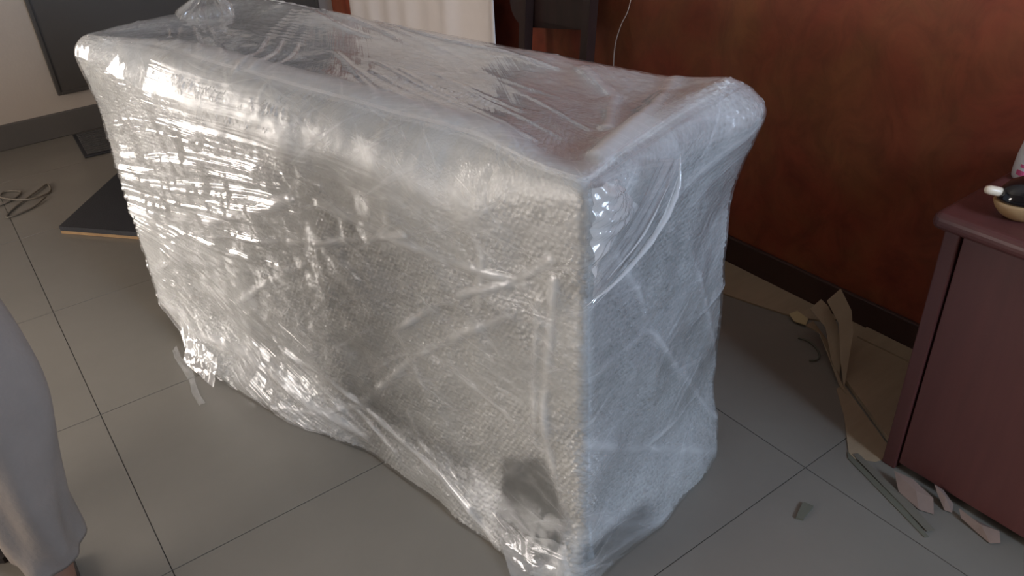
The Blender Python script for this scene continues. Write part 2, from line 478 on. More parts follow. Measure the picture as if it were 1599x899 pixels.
# local axes: a = along the length (away from the camera), b = across
UA = np.array([-math.sin(PANG), math.cos(PANG)]); VB = np.array([math.cos(PANG), math.sin(PANG)])
tag(pkg, 'large cabinet-shaped package swathed in bubble wrap and clear stretch film on the tiles', 'package')
def to_xyz(a, b, z):
    return np.stack([a * UA[0] + b * VB[0], a * UA[1] + b * VB[1], z], -1)

RC = 0.016
def perimeter(step_vis, step_hid):
    """closed loop: far end (hidden), long side b=0, near end a=0, back (hidden)"""
    pts = []
    def seg(p, q, n, step):
        d = math.dist(p, q); k = max(2, round(d / step))
        for i in range(k):
            t = i / k; pts.append((p[0] + (q[0] - p[0]) * t, p[1] + (q[1] - p[1]) * t, n[0], n[1]))
    def arc(c, a0, a1, step):
        k = max(4, round(RC * math.pi / 2 / step))
        for i in range(k):
            t = a0 + (a1 - a0) * i / k
            pts.append((c[0] + RC * math.cos(t), c[1] + RC * math.sin(t), math.cos(t), math.sin(t)))
    h = math.pi / 2
    seg((L, W - RC), (L, RC), (1, 0), step_hid)
    arc((L - RC, RC), 0, -h, step_vis)
    seg((L - RC, 0), (RC, 0), (0, -1), step_vis)
    arc((RC, RC), -h, -2 * h, step_vis)
    seg((0, RC), (0, W - RC), (-1, 0), step_vis)
    arc((RC, W - RC), -2 * h, -3 * h, step_vis)
    seg((RC, W), (L - RC, W), (0, 1), step_hid)
    arc((L - RC, W - RC), -3 * h, -4 * h, step_vis * 2)
    return np.array(pts)

# creases, in metres on the faces: long side (a, z), near end (b, z), top (a, b)
CR_LONG = [  # polyline, half width, height
    ([(0.805, 0.83), (0.8, 0.80), (0.769, 0.755), (0.721, 0.683), (0.696, 0.651)], .006, .006),
    ([(1.49, 0.376), (1.298, 0.403), (1.072, 0.461), (0.865, 0.546), (0.709, 0.622)], .016, .014),
    ([(1.35, 0.33), (1.185, 0.392), (0.891, 0.471), (0.696, 0.525), (0.525, 0.587), (0.377, 0.646)], .010, .010),
    ([(0.62, 0.64), (0.515, 0.633), (0.38, 0.628), (0.287, 0.627), (0.118, 0.63)], .012, .009),
    ([(0.451, 0.404), (0.333, 0.506), (0.232, 0.579), (0.145, 0.626), (0.066, 0.695)], .010, .012),
    ([(0.447, 0.406), (0.415, 0.35), (0.38, 0.285), (0.334, 0.225)], .008, .009),
    ([(1.15, 0.24), (0.992, 0.19), (0.821, 0.167), (0.705, 0.164), (0.581, 0.131), (0.464, 0.101), (0.351, 0.082), (0.272, 0.056), (0.183, 0.01)], .012, .016),
    ([(0.627, 0.117), (0.52, 0.234), (0.404, 0.362), (0.273, 0.471), (0.149, 0.562)], .012, .009),
    ([(1.167, 0.239), (1.079, 0.174), (0.938, 0.115), (0.77, 0.094)], .012, .012),
    ([(0.448, 0.2), (0.421, 0.124), (0.313, 0.095)], .008, .009),
    ([(0.314, 0.395), (0.253, 0.363), (0.177, 0.34), (0.09, 0.294)], .010, .008),
    ([(0.058, 0.66), (0.072, 0.53), (0.083, 0.416), (0.078, 0.316), (0.055, 0.219), (0.035, 0.079), (0.028, 0.0)], .012, .012),
    ([(0.091, 0.61), (0.106, 0.433), (0.102, 0.348), (0.13, 0.25), (0.21, 0.14)], .010, .008),
    ([(0.652, 0.535), (0.67, 0.468), (0.658, 0.393)], .007, .006),
    ([(1.021, 0.255), (0.882, 0.361), (0.712, 0.47)], .012, .008),
    ([(1.49, 0.09), (1.241, 0.080), (1.021, 0.108), (0.848, 0.086), (0.6, 0.05)], .016, .016),
    ([(0.9, 0.02), (0.75, 0.06), (0.63, 0.12), (0.5, 0.06)], .010, .010),
    ([(1.45, 0.20), (1.3, 0.28), (1.1, 0.33), (0.95, 0.43)], .014, .009),
    ([(0.25, 0.75), (0.2, 0.66), (0.22, 0.55)], .010, .007),
]
CR_END = [
    ([(0.075, 0.686), (0.136, 0.597), (0.184, 0.492), (0.32, 0.306), (0.48, 0.085)], .010, .010),
    ([(0.184, 0.492), (0.093, 0.492), (0.0, 0.498)], .010, .008),
    ([(0.49, 0.429), (0.419, 0.42), (0.342, 0.417)], .010, .010),
    ([(0.401, 0.204), (0.308, 0.198), (0.209, 0.203)], .010, .009),
    ([(0.28, 0.01), (0.138, 0.031), (0.014, 0.055)], .012, .012),
    ([(-0.018, 0.373), (0.161, 0.222), (0.443, 0.027)], .012, .008),
    ([(-0.028, 0.213), (0.101, 0.079), (0.227, 0.0)], .012, .010),
    ([(0.26, 0.72), (0.36, 0.745), (0.49, 0.78)], .014, .010),
    ([(0.24, 0.66), (0.36, 0.70), (0.49, 0.735)], .012, .008),
    ([(0.3, 0.62), (0.36, 0.5), (0.45, 0.3)], .012, .007),
]
CR_TOP = [
    ([(0.915, 0.06), (0.99, 0.17), (1.079, 0.264), (1.15, 0.36), (1.204, 0.434)], .005, .006),
    ([(0.885, 0.08), (0.945, 0.18), (1.006, 0.244), (1.10, 0.35), (1.181, 0.446)], .005, .006),
    ([(0.84, 0.09), (0.90, 0.19), (1.0, 0.30), (1.15, 0.45)], .005, .004),
    ([(1.388, 0.188), (1.256, 0.115)], .004, .004), ([(1.35, 0.20), (1.20, 0.10)], .004, .004),
    ([(1.31, 0.21), (1.09, 0.09)], .004, .005), ([(1.266, 0.223), (0.976, 0.082)], .004, .005),
    ([(0.84, 0.254), (0.538, 0.123)], .004, .004), ([(0.80, 0.24), (0.52, 0.09)], .004, .004),
    ([(0.66, 0.20), (0.408, 0.124), (0.2, 0.05)], .005, .003), ([(0.62, 0.24), (0.36, 0.15), (0.16, 0.09)], .005, .003),
    ([(0.58, 0.27), (0.32, 0.18), (0.14, 0.13)], .005, .003), ([(0.52, 0.25), (0.26, 0.18)], .005, .003),
    ([(0.95, 0.47), (0.852, 0.456), (0.665, 0.43), (0.5, 0.427), (0.346, 0.396)], .006, .006),
    ([(1.18, 0.45), (1.0, 0.40), (0.85, 0.37)], .005, .005), ([(1.15, 0.47), (0.95, 0.44), (0.8, 0.40)], .005, .005),
    ([(1.30, 0.475), (1.12, 0.480), (0.95, 0.478), (0.73, 0.476), (0.54, 0.478)], .007, .007),
    ([(1.0, 0.45), (0.80, 0.40), (0.62, 0.33)], .004, .004), ([(0.90, 0.45), (0.72, 0.41), (0.55, 0.35)], .004, .004),
    ([(0.74, 0.21), (0.50, 0.12), (0.33, 0.07)], .004, .003), ([(0.70, 0.25), (0.46, 0.17), (0.24, 0.10)], .004, .003),
    ([(0.48, 0.31), (0.28, 0.24), (0.12, 0.18)], .004, .003), ([(0.60, 0.36), (0.42, 0.30), (0.25, 0.27)], .004, .003),
    ([(0.30, 0.42), (0.17, 0.33), (0.10, 0.20)], .014, .008), ([(0.12, 0.45), (0.08, 0.3), (0.05, 0.1)], .016, .010),
]
def ridge(P, Q, crs, wk=1.0):
    """sum of ridges at face coordinates (P, Q)"""
    r = np.zeros_like(P)
    for pl, w, h in crs:
        w *= wk
        d2 = np.full_like(P, 1e9)
        for (x0, y0), (x1, y1) in zip(pl[:-1], pl[1:]):
            dx, dy = x1 - x0, y1 - y0
            t = np.clip(((P - x0) * dx + (Q - y0) * dy) / (dx * dx + dy * dy), 0, 1)
            d2 = np.minimum(d2, (P - x0 - t * dx) ** 2 + (Q - y0 - t * dy) ** 2)
        r = np.maximum(r, h * np.exp(-d2 / (w * w)))
    return r

LH_A = [0.0, 0.1, 0.2, 0.4, 0.6, 0.85, 1.1, 1.3, 1.38, 1.5]
LH_F = [.035, .055, .040, .022, .012, .050, .065, .050, .015, .0]
LH_Z = [.002, .002, .002, .002, .003, .002, .002, .004, .035, .075]
EH_B = [0.0, 0.1, 0.2, 0.37, 0.45, 0.493]
EH_F = [.020, .030, .050, .055, .045, .020]

def shell(name, mat, step, hid, nz_step, film, tstep):
    per = perimeter(step, hid)
    n = len(per)
    pa, pb, na, nb = per.T
    dseg = np.hypot(np.diff(np.append(pa, pa[0])), np.diff(np.append(pb, pb[0])))
    s = np.concatenate([[0], np.cumsum(dseg)[:-1]])
    ca = np.clip(pa, W / 2, L - W / 2); cb = np.full(n, W / 2)
    dist = np.hypot(pa - ca, pb - cb)
    # profile: rows (kind, value)
    on_l = (nb < -0.5)
    mid = sstep(0.02, 0.30, pa) * sstep(L - 0.02, L - 0.32, pa)
    RT = np.where(on_l, 0.035 + 0.065 * mid, np.where(na < -0.5, 0.035 + 0.020 * sstep(0.0, 0.12, pb) * sstep(W, W - 0.12, pb), 0.035)) + (0.006 if film else 0.0)
    nz = round((PH - 0.05) / nz_step)
    nf = 20
    nt_ = round((W / 2 - 0.07) / tstep)
    hem = np.where(nb < -0.5, np.interp(pa, LH_A, LH_Z), np.where(na < -0.5, 0.003, 0.03))
    hem = hem + 0.004 * np.abs(fbm(pa * 14, pb * 14, pa * 0, 3))
    A, B, Z, NA, NB, NZ, PL, K = [], [], [], [], [], [], [], []
    def row(d, z, cn, sn, pl, k):
        f = np.clip(d / dist, 0, 1.0)
        A.append(pa + (ca - pa) * f); B.append(pb + (cb - pb) * f); Z.append(z + 0 * pa)
        NA.append(na * cn); NB.append(nb * cn); NZ.append(np.full(n, sn)); PL.append(np.full(n, pl) if np.isscalar(pl) else pl); K.append(np.full(n, k))
    for i in range(nz + 1):
        t = i / nz
        row(0.0, hem + (PH - RT - hem) * t, 1.0, 0.0, hem + (PH - RT - hem) * t, 0.0)
    for i in range(1, nf + 1):
        th = i / nf * math.pi / 2
        row(RT * (1 - math.cos(th)), PH - RT + RT * math.sin(th), math.cos(th), math.sin(th), PH - RT + RT * th, i / nf)
    for i in range(1, nt_ + 1):
        t = i / nt_
        d = RT + (dist - RT) * t
        row(d, PH, 0.0, 1.0, PH - RT + RT * math.pi / 2 + (W / 2 - RT) * t, 1.0 + t)
    A, B, Z, NA, NB, NZ, PL, K = [np.array(q) for q in (A, B, Z, NA, NB, NZ, PL, K)]
    S = np.broadcast_to(s, A.shape)
    wl = np.clip(-NB, 0, 1) * (NZ < 0.9); we = np.clip(-NA, 0, 1) * (NZ < 0.9); wt = NZ
    # --- displacement along the normal
    D = 0.007 * fbm(A * 3.2, B * 3.2, Z * 3.2, 3) + 0.003 * fbm(A * 14 + 5, B * 14, Z * 14, 3)
    rl = ridge(A, Z, CR_LONG, 0.75) * (wl > 0.5)
    re = ridge(B, Z, CR_END, 0.75) * (we > 0.5)
    rt = ridge(A, B, CR_TOP) * (wt > 0.9)
    brk = 0.65 + 0.5 * noise3(A * 22, B * 22 + 3, Z * 22)
    RG = (rl + re) * np.clip(brk, 0.2, 1.2)
    # flare of the hem and of the top corners
    fl_l = np.interp(A, LH_A, LH_F) * sstep(0.16, 0.0, Z) * wl
    fl_e = np.interp(B, EH_B, EH_F) * sstep(0.20, 0.0, Z) * we
    D += np.maximum(fl_l, fl_e)
    cflare = sstep(0.22, 0.0, np.hypot(A, B - W)) * sstep(0.60, 0.82, Z)
    D += 0.040 * cflare * sstep(1.0, 0.0, wt)
    cfa = sstep(0.16, 0.0, np.hypot(A - L, B)) * sstep(0.66, 0.82, Z)
    D += 0.012 * cfa * (1 - wt)
    # top: rims stand up, the middle sags
    rim = sstep(1.0, 1.5, K)
    if film:
        D -= rim * 0.012
        D = D * np.where(wt > 0.9, 0.45, 1.0)
    else:
        D -= rim * 0.024
    D += 0.016 * sstep(0.14, 0.0, A) * sstep(0.2, 1.0, wt) * sstep(0.1, 0.45, B)
    layers = np.zeros_like(A)
    if film:
        D += 0.0060 + RG * 0.28 + rt * 0.6
        # tension creases at the far left and by the lower left hem
        mm = np.interp(Z, [0.10, 0.28, 0.40, 0.58, 0.68, 0.80], [-0.34, -0.26, 0.10, 0.22, 0.08, 0.0])
        q = Z + mm * (A - 1.1) + 0.008 * fbm(A * 3, Z * 4, B * 0, 2)
        left = sstep(0.50, 0.90, A) * wl
        smooth_c = sstep(0.30, 0.10, np.hypot(A - L, (Z - PH) * 1.6)) * (B < 0.25)
        left = left * (1 - 0.9 * smooth_c)
        st = noise3(A * 2.2, q * 62, 0 * A) + 0.5 * noise3(A * 3.5, q * 120, 0 * A + 5)
        D += 0.0048 * left * np.clip(st, -0.5, 1.0)
        qe = Z - 0.30 * B
        qt = (A - 0.9 * B - 0.5 * B * B) * 0.7
        tst = noise3(qt * 70, B * 4, 0 * A + 8)
        D += 0.0006 * tst * (wt > 0.9)
        plies = fbm(A * 5 + 2, B * 5, Z * 6, 3)
        # bands of extra plies wound on the slant, with clear edges
        band = np.zeros_like(A)
        for sl, off, w in ((0.55, 0.18, 0.10), (-0.40, 0.60, 0.13), (0.20, 0.62, 0.12), (-0.95, 0.75, 0.07)):
            u = Z - sl * A - off + 0.015 * noise3(A * 6, Z * 6, off * 9 + 0 * A)
            band = np.maximum(band, sstep(w, w - 0.012, np.abs(u)) * 0.5 * wl)
        for sl, off, w in ((-0.75, 0.36, 0.07), (-0.75, 0.16, 0.05), (0.6, 0.30, 0.06), (-1.4, 0.78, 0.05)):
            u = Z - sl * B - off + 0.015 * noise3(B * 6, Z * 6, off * 9 + 0 * A)
            band = np.maximum(band, sstep(w, w - 0.010, np.abs(u)) * 0.55 * we)
        haze = 0.07 + 0.08 * plies + 0.24 * band + 48 * RG
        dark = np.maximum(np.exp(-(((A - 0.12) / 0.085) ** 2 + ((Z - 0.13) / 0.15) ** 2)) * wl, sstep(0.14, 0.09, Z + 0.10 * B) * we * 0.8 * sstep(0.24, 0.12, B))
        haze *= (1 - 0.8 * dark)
        haze = np.where(wt > 0.9, 0.03 + 0.04 * plies + 70 * rt + 0.16 * sstep(1.30, 1.0, K), haze)
        haze = np.clip(haze, 0.02, 0.85)
        crease = np.clip(0.30 + 0.75 * left + 0.5 * fbm(A * 4, B * 4 + 9, Z * 4, 2) + 0.5 * we * sstep(0.55, 0.75, Z), 0.1, 1.5) * (1 - 0.85 * smooth_c)
        crease = np.where(wt > 0.9, 0.14 + 0.08 * fbm(A * 4, B * 4, Z, 2), crease)
    else:
        D += RG * 0.18 + rt * 0.2
        # bubbles: hexagonal pattern of domes
        pit = 0.0108
        u = np.where(wt > 0.95, A, S); w = np.where(wt > 0.95, B, PL)
        rowi = np.round(w / (pit * 0.866))
        best = np.full_like(A, 9.0); hsh = np.zeros_like(A); tlt = np.zeros_like(A)
        for dr in (-1, 0, 1):
            rr = rowi + dr
            off = (np.mod(rr, 2)) * 0.5 * pit
            ci = np.round((u - off) / pit)
            h1 = np.mod(np.sin(ci * 12.9898 + rr * 78.233) * 43758.5453, 1.0)
            h2 = np.mod(np.sin(ci * 39.346 + rr * 11.135) * 24634.6345, 1.0)
            du = (u - off) - (ci + 0.26 * (h1 - 0.5)) * pit
            dw = w - (rr + 0.26 * (h2 - 0.5)) * pit * 0.866
            d2 = du ** 2 + dw ** 2
            sel = d2 < best
            best = np.where(sel, d2, best); hsh = np.where(sel, h1, hsh)
            tlt = np.where(sel, (du * (h1 - 0.5) + dw * (h2 - 0.5)) / 0.005, tlt)
        dome = np.sqrt(np.clip(1 - best / (0.0050 ** 2), 0, 1))
        ring = np.exp(-((np.sqrt(best) - 0.0046) / 0.0012) ** 2)
        flat = sstep(-0.5, 0.4, fbm(A * 7 + 1, B * 7, Z * 7, 3))
        edge = 1.0 + 0.5 * sstep(0.06, 0.02, np.hypot(A, B))
        D += 0.0046 * dome * (0.30 + 0.70 * flat) * edge * (0.45 + 0.7 * hsh) * (1 + 0.9 * tlt)
        plies = fbm(A * 4 + 9, B * 4, Z * 4, 4)
        layers = 0.70 + 0.14 * plies + 6 * RG + (0.09 * ring - 0.20 * dome * hsh) * (0.35 + 0.65 * flat)
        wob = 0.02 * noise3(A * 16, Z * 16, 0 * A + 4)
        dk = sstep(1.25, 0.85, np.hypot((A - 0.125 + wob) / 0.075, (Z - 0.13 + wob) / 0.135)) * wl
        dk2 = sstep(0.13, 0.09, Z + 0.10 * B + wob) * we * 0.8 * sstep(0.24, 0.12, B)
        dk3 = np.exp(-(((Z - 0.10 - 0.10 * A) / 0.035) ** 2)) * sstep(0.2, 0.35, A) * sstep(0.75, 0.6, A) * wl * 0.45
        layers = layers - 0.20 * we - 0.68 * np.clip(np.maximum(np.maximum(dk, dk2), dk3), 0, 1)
        layers = np.where(wt > 0.9, 0.74 + 0.15 * plies + 0.12 * ring + 0.15 * sstep(1.5, 1.1, K), layers)
        layers = np.clip(layers, 0.15, 0.97)
    A2, B2, Z2 = A + NA * D, B + NB * D, np.maximum(Z + NZ * D, 0.0015)
    V = to_xyz(A2, B2, Z2).reshape(-1, 3)
    rows = A.shape[0]
    i0 = (np.arange(rows - 1)[:, None] * n + np.arange(n)[None, :])
    i1 = (np.arange(rows - 1)[:, None] * n + (np.arange(n)[None, :] + 1) % n)
    F = np.stack([i0, i1, i1 + n, i0 + n], -1).reshape(-1, 4)
    me = bpy.data.meshes.new(name)
    me.vertices.add(len(V)); me.vertices.foreach_set('co', V.astype(np.float32).ravel())
    me.loops.add(F.size); me.loops.foreach_set('vertex_index', F.astype(np.int32).ravel())
    me.polygons.add(len(F)); me.polygons.foreach_set('loop_start', np.arange(0, F.size, 4, dtype=np.int32))
    me.polygons.foreach_set('use_smooth', np.ones(len(F), dtype=bool))
    me.update(calc_edges=True)
    uvl = me.uv_layers.new(name='UVMap')
    isT = wt > 0.95
    U = np.where(isT, A + 5, S); Vv = np.where(isT, B, PL)
    UV = np.stack([U, Vv], -1).reshape(-1, 2)
    luv = UV[F.ravel()]
    # the closing column wraps round: keep u increasing there
    tot = float(s[-1] + dseg[-1])
    wrap_col = np.broadcast_to((np.arange(n) == n - 1)[None, :], (rows - 1, n)).reshape(-1)
    lu = luv.reshape(-1, 4, 2)
    fix = wrap_col[:, None] & (lu[:, :, 0] < 0.5)
    lu[:, :, 0] = np.where(fix, lu[:, :, 0] + tot, lu[:, :, 0])
    uvl.data.foreach_set('uv', lu.reshape(-1).astype(np.float32))
    if film:
        isE = (we > 0.6)
        U2 = np.where(isT, B + 3, np.where(isE, B + 7, A)); V2 = np.where(isT, qt, np.where(isE, qe, q))
        UV2 = np.stack([U2, V2], -1).reshape(-1, 2)[F.ravel()]
        uv2 = me.uv_layers.new(name='pull'); uv2.data.foreach_set('uv', UV2.reshape(-1).astype(np.float32))
    def attr(nm, val):
        at = me.attributes.new(nm, 'FLOAT', 'POINT'); at.data.foreach_set('value', val.reshape(-1).astype(np.float32))
    if film:
        attr('haze', haze); attr('crease', crease)
        edge_band = sstep(0.66, 0.76, Z) * (wt < 0.97) + (wt >= 0.97) * sstep(1.25, 1.0, K)
        scuff = 0.42 * edge_band * sstep(1.28, 1.05, A) * (B < 0.26) + 0.06 * sstep(0.9, 0.5, A) * wl
        attr('scuff', np.clip(scuff, 0, 0.45))
    else:
        attr('layers', layers)
    me.update()
    return link(name, me, mat, pkg)

core = MB()
i = 0.020
core.prism([tuple(to_xyz(a, b, 0)[:2]) for a, b in ((i, i), (L - i, i), (L - i, W - i), (i, W - i))][::-1], 0.0, PH - 0.066)
core.build('cabinet_body', M['core'], pkg)
shell('bubble_wrap', M['wrap'], 0.0027, 0.012, 0.0027, False, 0.0030)
shell('stretch_film', M['film'], 0.0050, 0.015, 0.0026, True, 0.0040)

# --- folds, ropes and tails of film on the package
def set_attr(o, **kw):
    for k, v in kw.items():
        at = o.data.attributes.new(k, 'FLOAT', 'POINT'); at.data.foreach_set('value', [v] * len(o.data.vertices))
    if not o.data.uv_layers:
        uvl = o.data.uv_layers.new(name='UVMap')
        for lp in o.data.loops:
            c = o.data.vertices[lp.vertex_index].co
            uvl.data[lp.index].uv = (c.x + c.y, c.z + 0.3 * c.y)
        u2 = o.data.uv_layers.new(name='pull')
        uvl = o.data.uv_layers['UVMap']
        for lp in o.data.loops:
            c = o.data.vertices[lp.vertex_index].co
            u2.data[lp.index].uv = (0.6 * c.z + c.y, 0.8 * c.z - 0.5 * c.x)
def on_face(face, p, q, out):
    if face == 'long': return to_xyz(np.float64(p), np.float64(-out), np.float64(q))
    if face == 'end': return to_xyz(np.float64(-out), np.float64(p), np.float64(q))
    return to_xyz(np.float64(p), np.float64(q), np.float64(PH + out))
def rope(name, face, pts, r0, out=0.012, haze=0.6, flat=1.0, seed=0):
    P = catmull([on_face(face, p[0], p[1], p[2] if len(p) > 2 else out) for p in pts], 7)
    rr = [max(0.0006, r0 * (0.12 + 0.88 * math.sin(math.pi * min(1, max(0, k / (len(P) - 1))))) * (0.8 + 0.4 * random.random())) for k in range(len(P))]
    o = MB().tube([tuple(x) for x in P], rr, 7, flat).build(name, M['film_fold'], pkg, True)
    set_attr(o, haze=haze, crease=0.8); return o
rope('film_fold', 'end', [(-0.02, 0.654, 0.016), (0.058, 0.662, 0.020), (0.148, 0.698, 0.026), (0.215, 0.747, 0.024), (0.236, 0.80, 0.014)], 0.0062, haze=0.7, flat=0.6)
rope('film_fold', 'end', [(0.03, 0.672, 0.016), (0.12, 0.71, 0.022), (0.20, 0.765, 0.018)], 0.0022, haze=0.6)
rope('film_fold', 'end', [(0.01, 0.640, 0.012), (0.09, 0.668, 0.020), (0.17, 0.715, 0.024), (0.232, 0.775, 0.018)], 0.0018, haze=0.5)
rope('film_fold', 'end', [(0.10, 0.675, 0.014), (0.112, 0.662, 0.015), (0.124, 0.648, 0.014)], 0.0016, haze=0.8)

def sheet(name, corners, nu, nv, fn, mat, parent, haze=0.3, crease=0.9, thick=0.0):
    """bilinear patch with displacement fn(u,v)->vec"""
    c = [np.array(x, float) for x in corners]
    m = MB(); bm = m.bm; g = []
    for j in range(nv + 1):
        r = []
        for i in range(nu + 1):
            u, v = i / nu, j / nv
            p = c[0] * (1 - u) * (1 - v) + c[1] * u * (1 - v) + c[2] * u * v + c[3] * (1 - u) * v + np.array(fn(u, v))
            r.append(bm.verts.new(p))
        g.append(r)
    for j in range(nv):
        for i in range(nu):
            bm.faces.new((g[j][i], g[j][i + 1], g[j + 1][i + 1], g[j + 1][i]))
    o = m.build(name, mat, parent, True)
    if thick:
        md = o.modifiers.new('thickness', 'SOLIDIFY'); md.thickness = thick
    else:
        set_attr(o, haze=haze, crease=crease)
    return o
def n1(x, y, z=0.0):
    return float(fbm(np.array([x]), np.array([y]), np.array([z]), 3)[0])
# bunched patch of film on the near top corner
oc = on_face
sheet('corner_patch', [oc('end', -0.005, 0.835, 0.016), oc('end', 0.045, 0.832, 0.018), oc('end', 0.105, 0.765, 0.018), oc('end', -0.012, 0.70, 0.018)], 24, 24,
      lambda u, v: tuple(np.array([-UA[0], -UA[1], 0]) * (0.018 * math.sin(math.pi * u) * math.sin(math.pi * v) + 0.0055 * n1(2.5 * u + 4, 13 * v - 4 * u))), M['film_fold'], pkg, haze=0.45, crease=1.4)
sheet('film_band', [oc('end', -0.005, 0.70, 0.017), oc('end', 0.16, 0.822, 0.017), oc('end', 0.232, 0.795, 0.021), oc('end', -0.01, 0.652, 0.019)], 40, 14,
      lambda u, v: tuple(np.array([-UA[0], -UA[1], 0]) * (0.010 * math.sin(math.pi * u) + 0.0022 * n1(2 * u + 4, 9 * v))), M['film_fold'], pkg, haze=0.22, crease=0.8)
# film tails on the floor at the near corner and along the left hem
sheet('film_tail', [oc('long', 0.19, 0.035, 0.035), oc('long', 0.03, 0.09, 0.020), oc('long', -0.01, 0.004, 0.050), oc('long', 0.115, 0.004, 0.085)], 26, 14,
      lambda u, v: (0, 0, 0.004 + 0.010 * abs(n1(6 * u + 2, 4 * v)) * (1 - v * 0.5)), M['film_fold'], pkg, haze=0.30)
sheet('film_tail', [oc('long', 1.30, 0.060, 0.030), oc('long', 1.12, 0.060, 0.06), oc('long', 1.10, 0.004, 0.100), oc('long', 1.27, 0.003, 0.085)], 22, 12,
      lambda u, v: (0, 0, 0.003 + 0.014 * abs(n1(7 * u + 12, 5 * v)) * (1 - 0.5 * v)), M['film_fold'], pkg, haze=0.40)
sheet('film_tail', [oc('end', 0.485, 0.27, 0.0), oc('end', 0.485, 0.17, 0.0), oc('end', 0.535, 0.20, -0.02), oc('end', 0.530, 0.24, -0.02)], 8, 8,
      lambda u, v: (0.004 * n1(4 * u, 4 * v + 2), 0.004 * n1(4 * u, 4 * v + 5), 0), M['film_fold'], pkg, haze=0.35)
# gathered tuft of film standing on the far end of the top
tuft = MB(); rings = []
for k in range(15):
    t = k / 14
    rad = 0.070 * max(0, 1 - 1.5 * t) ** 1.5 + 0.013 + 0.11 * max(0, t - 0.62) ** 1.1
    c = to_xyz(np.float64(1.425 - 0.02 * t), np.float64(0.31 + 0.03 * t), np.float64(PH - 0.004 + 0.095 * t))
    ring = []
    for j in range(120):
        th = 2 * math.pi * j / 120
        pl = 0.8 + 0.42 * abs(math.sin(8.5 * th + 1.2 * t)) + 0.10 * math.sin(29 * th)
        rr = min(rad * pl, 0.072)
        ring.append((c[0] + rr * math.cos(th), c[1] + rr * math.sin(th) , c[2]))
    rings.append(ring)
o = tuft.loft(rings, False).build('gathered_film', M['film_fold'], pkg, True); set_attr(o, haze=0.10, crease=1.0)

# ------------------------------------------------------------------ loose film scrap on the tiles
sc = sheet('film_scrap', [(0.285, 2.075, 0.002), (0.262, 2.06, 0.002), (0.245, 1.77, 0.002), (0.262, 1.775, 0.002)], 4, 16,
           lambda u, v: (0.006 * n1(u, 5 * v), 0, 0.004 * abs(n1(2 * u + 3, 6 * v))), M['film_fold'], None, haze=0.22)
tag(sc, 'thin clear strip of plastic film on tiles beside the package', 'film scrap')

# ------------------------------------------------------------------ side cabinet at the right
cab = empty('side_cabinet', (1.59, 0.1, 0))
tag(cab, 'low reddish brown laminate cabinet against the red wall', 'cabinet')
CXF, CXB, CYF, CYB = 1.385, 1.795, 0.605, -0.55    # front plane, back, end nearest the package, other end
def cb(name, a, b, mat, bev=0.003, seg=2, parent=cab):
    off = Vector((1.59, 0.1, 0))
    return MB().box(tuple(Vector(a) - off), tuple(Vector(b) - off), bev, seg).build(name, mat, parent, False)
cb('side_panel', (CXF, CYF - 0.030, 0), (CXB - 0.016, CYF, 0.588), M['laminate'])
cb('side_panel', (CXF, CYB, 0), (CXB - 0.016, CYB + 0.030, 0.588), M['laminate'])
cb('back_panel', (CXB - 0.030, CYB + 0.03, 0.095), (CXB - 0.016, CYF - 0.03, 0.588), M['laminate'])
cb('plinth', (CXF + 0.03, CYB + 0.03, 0), (CXF + 0.045, CYF - 0.03, 0.05), M['laminate_dark'])
top = cb('table_top', (CXF - 0.030, CYB - 0.015, 0.588), (CXB - 0.001, CYF + 0.016, 0.622), M['laminate'], 0.014, 4)
y0 = CYF - 0.034
for k in range(2):
    y1 = y0 - 0.54
    d = cb('door', (CXF + 0.004, y1 + 0.004, 0.02), (CXF + 0.022, y0, 0.582), M['laminate'], 0.002)
    hx = MB().tube([(CXF - 0.018 - 1.59, (y1 + 0.06) - 0.1, 0.34), (CXF - 0.024 - 1.59, (y1 + 0.06) - 0.1, 0.38), (CXF - 0.018 - 1.59, (y1 + 0.06) - 0.1, 0.42)], 0.005, 8)
    hx.box((CXF - 0.02 - 1.59, y1 + 0.056 - 0.1, 0.338), (CXF + 0.006 - 1.59, y1 + 0.064 - 0.1, 0.346)).box((CXF - 0.02 - 1.59, y1 + 0.056 - 0.1, 0.414), (CXF + 0.006 - 1.59, y1 + 0.064 - 0.1, 0.422))
    hx.build('handle', M['skirt_grey'], d, True)
    y0 = y1

# black dome object on a pale wooden base, cream peg at its end
ZT = 0.622
dm = empty('desk_stamp', (1.462, 0.497, ZT), math.radians(-38))
tag(dm, 'glossy black dome with cream peg on pale wooden base atop cabinet', 'desk stamp')
prof = [(0.52, 0.0), (0.66, 0.002), (0.82, 0.010), (0.93, 0.020), (1.0, 0.031), (0.97, 0.034), (0.80, 0.035)]
MB().lathe([(r * 0.052, z) for r, z in prof], 40, (0, 0, 0), 1.45, 0.85).build('wooden_base', M['wood_pale'], dm, True)
prof = [(0.90, 0.033), (1.0, 0.036), (0.99, 0.044), (0.93, 0.054), (0.80, 0.064), (0.58, 0.071), (0.30, 0.075), (0.04, 0.076)]
MB().lathe([(r * 0.050, z) for r, z in prof], 40, (0, 0, 0), 1.42, 0.85).build('dome', M['black_gloss'], dm, True)
MB().tube([(-0.062, 0.004, 0.046), (-0.074, 0.005, 0.049), (-0.086, 0.006, 0.0515), (-0.092, 0.0063, 0.0525), (-0.095, 0.0065, 0.053)], [0.0078, 0.0082, 0.0082, 0.0065, 0.002], 14).build('peg', M['cream'], dm, True)

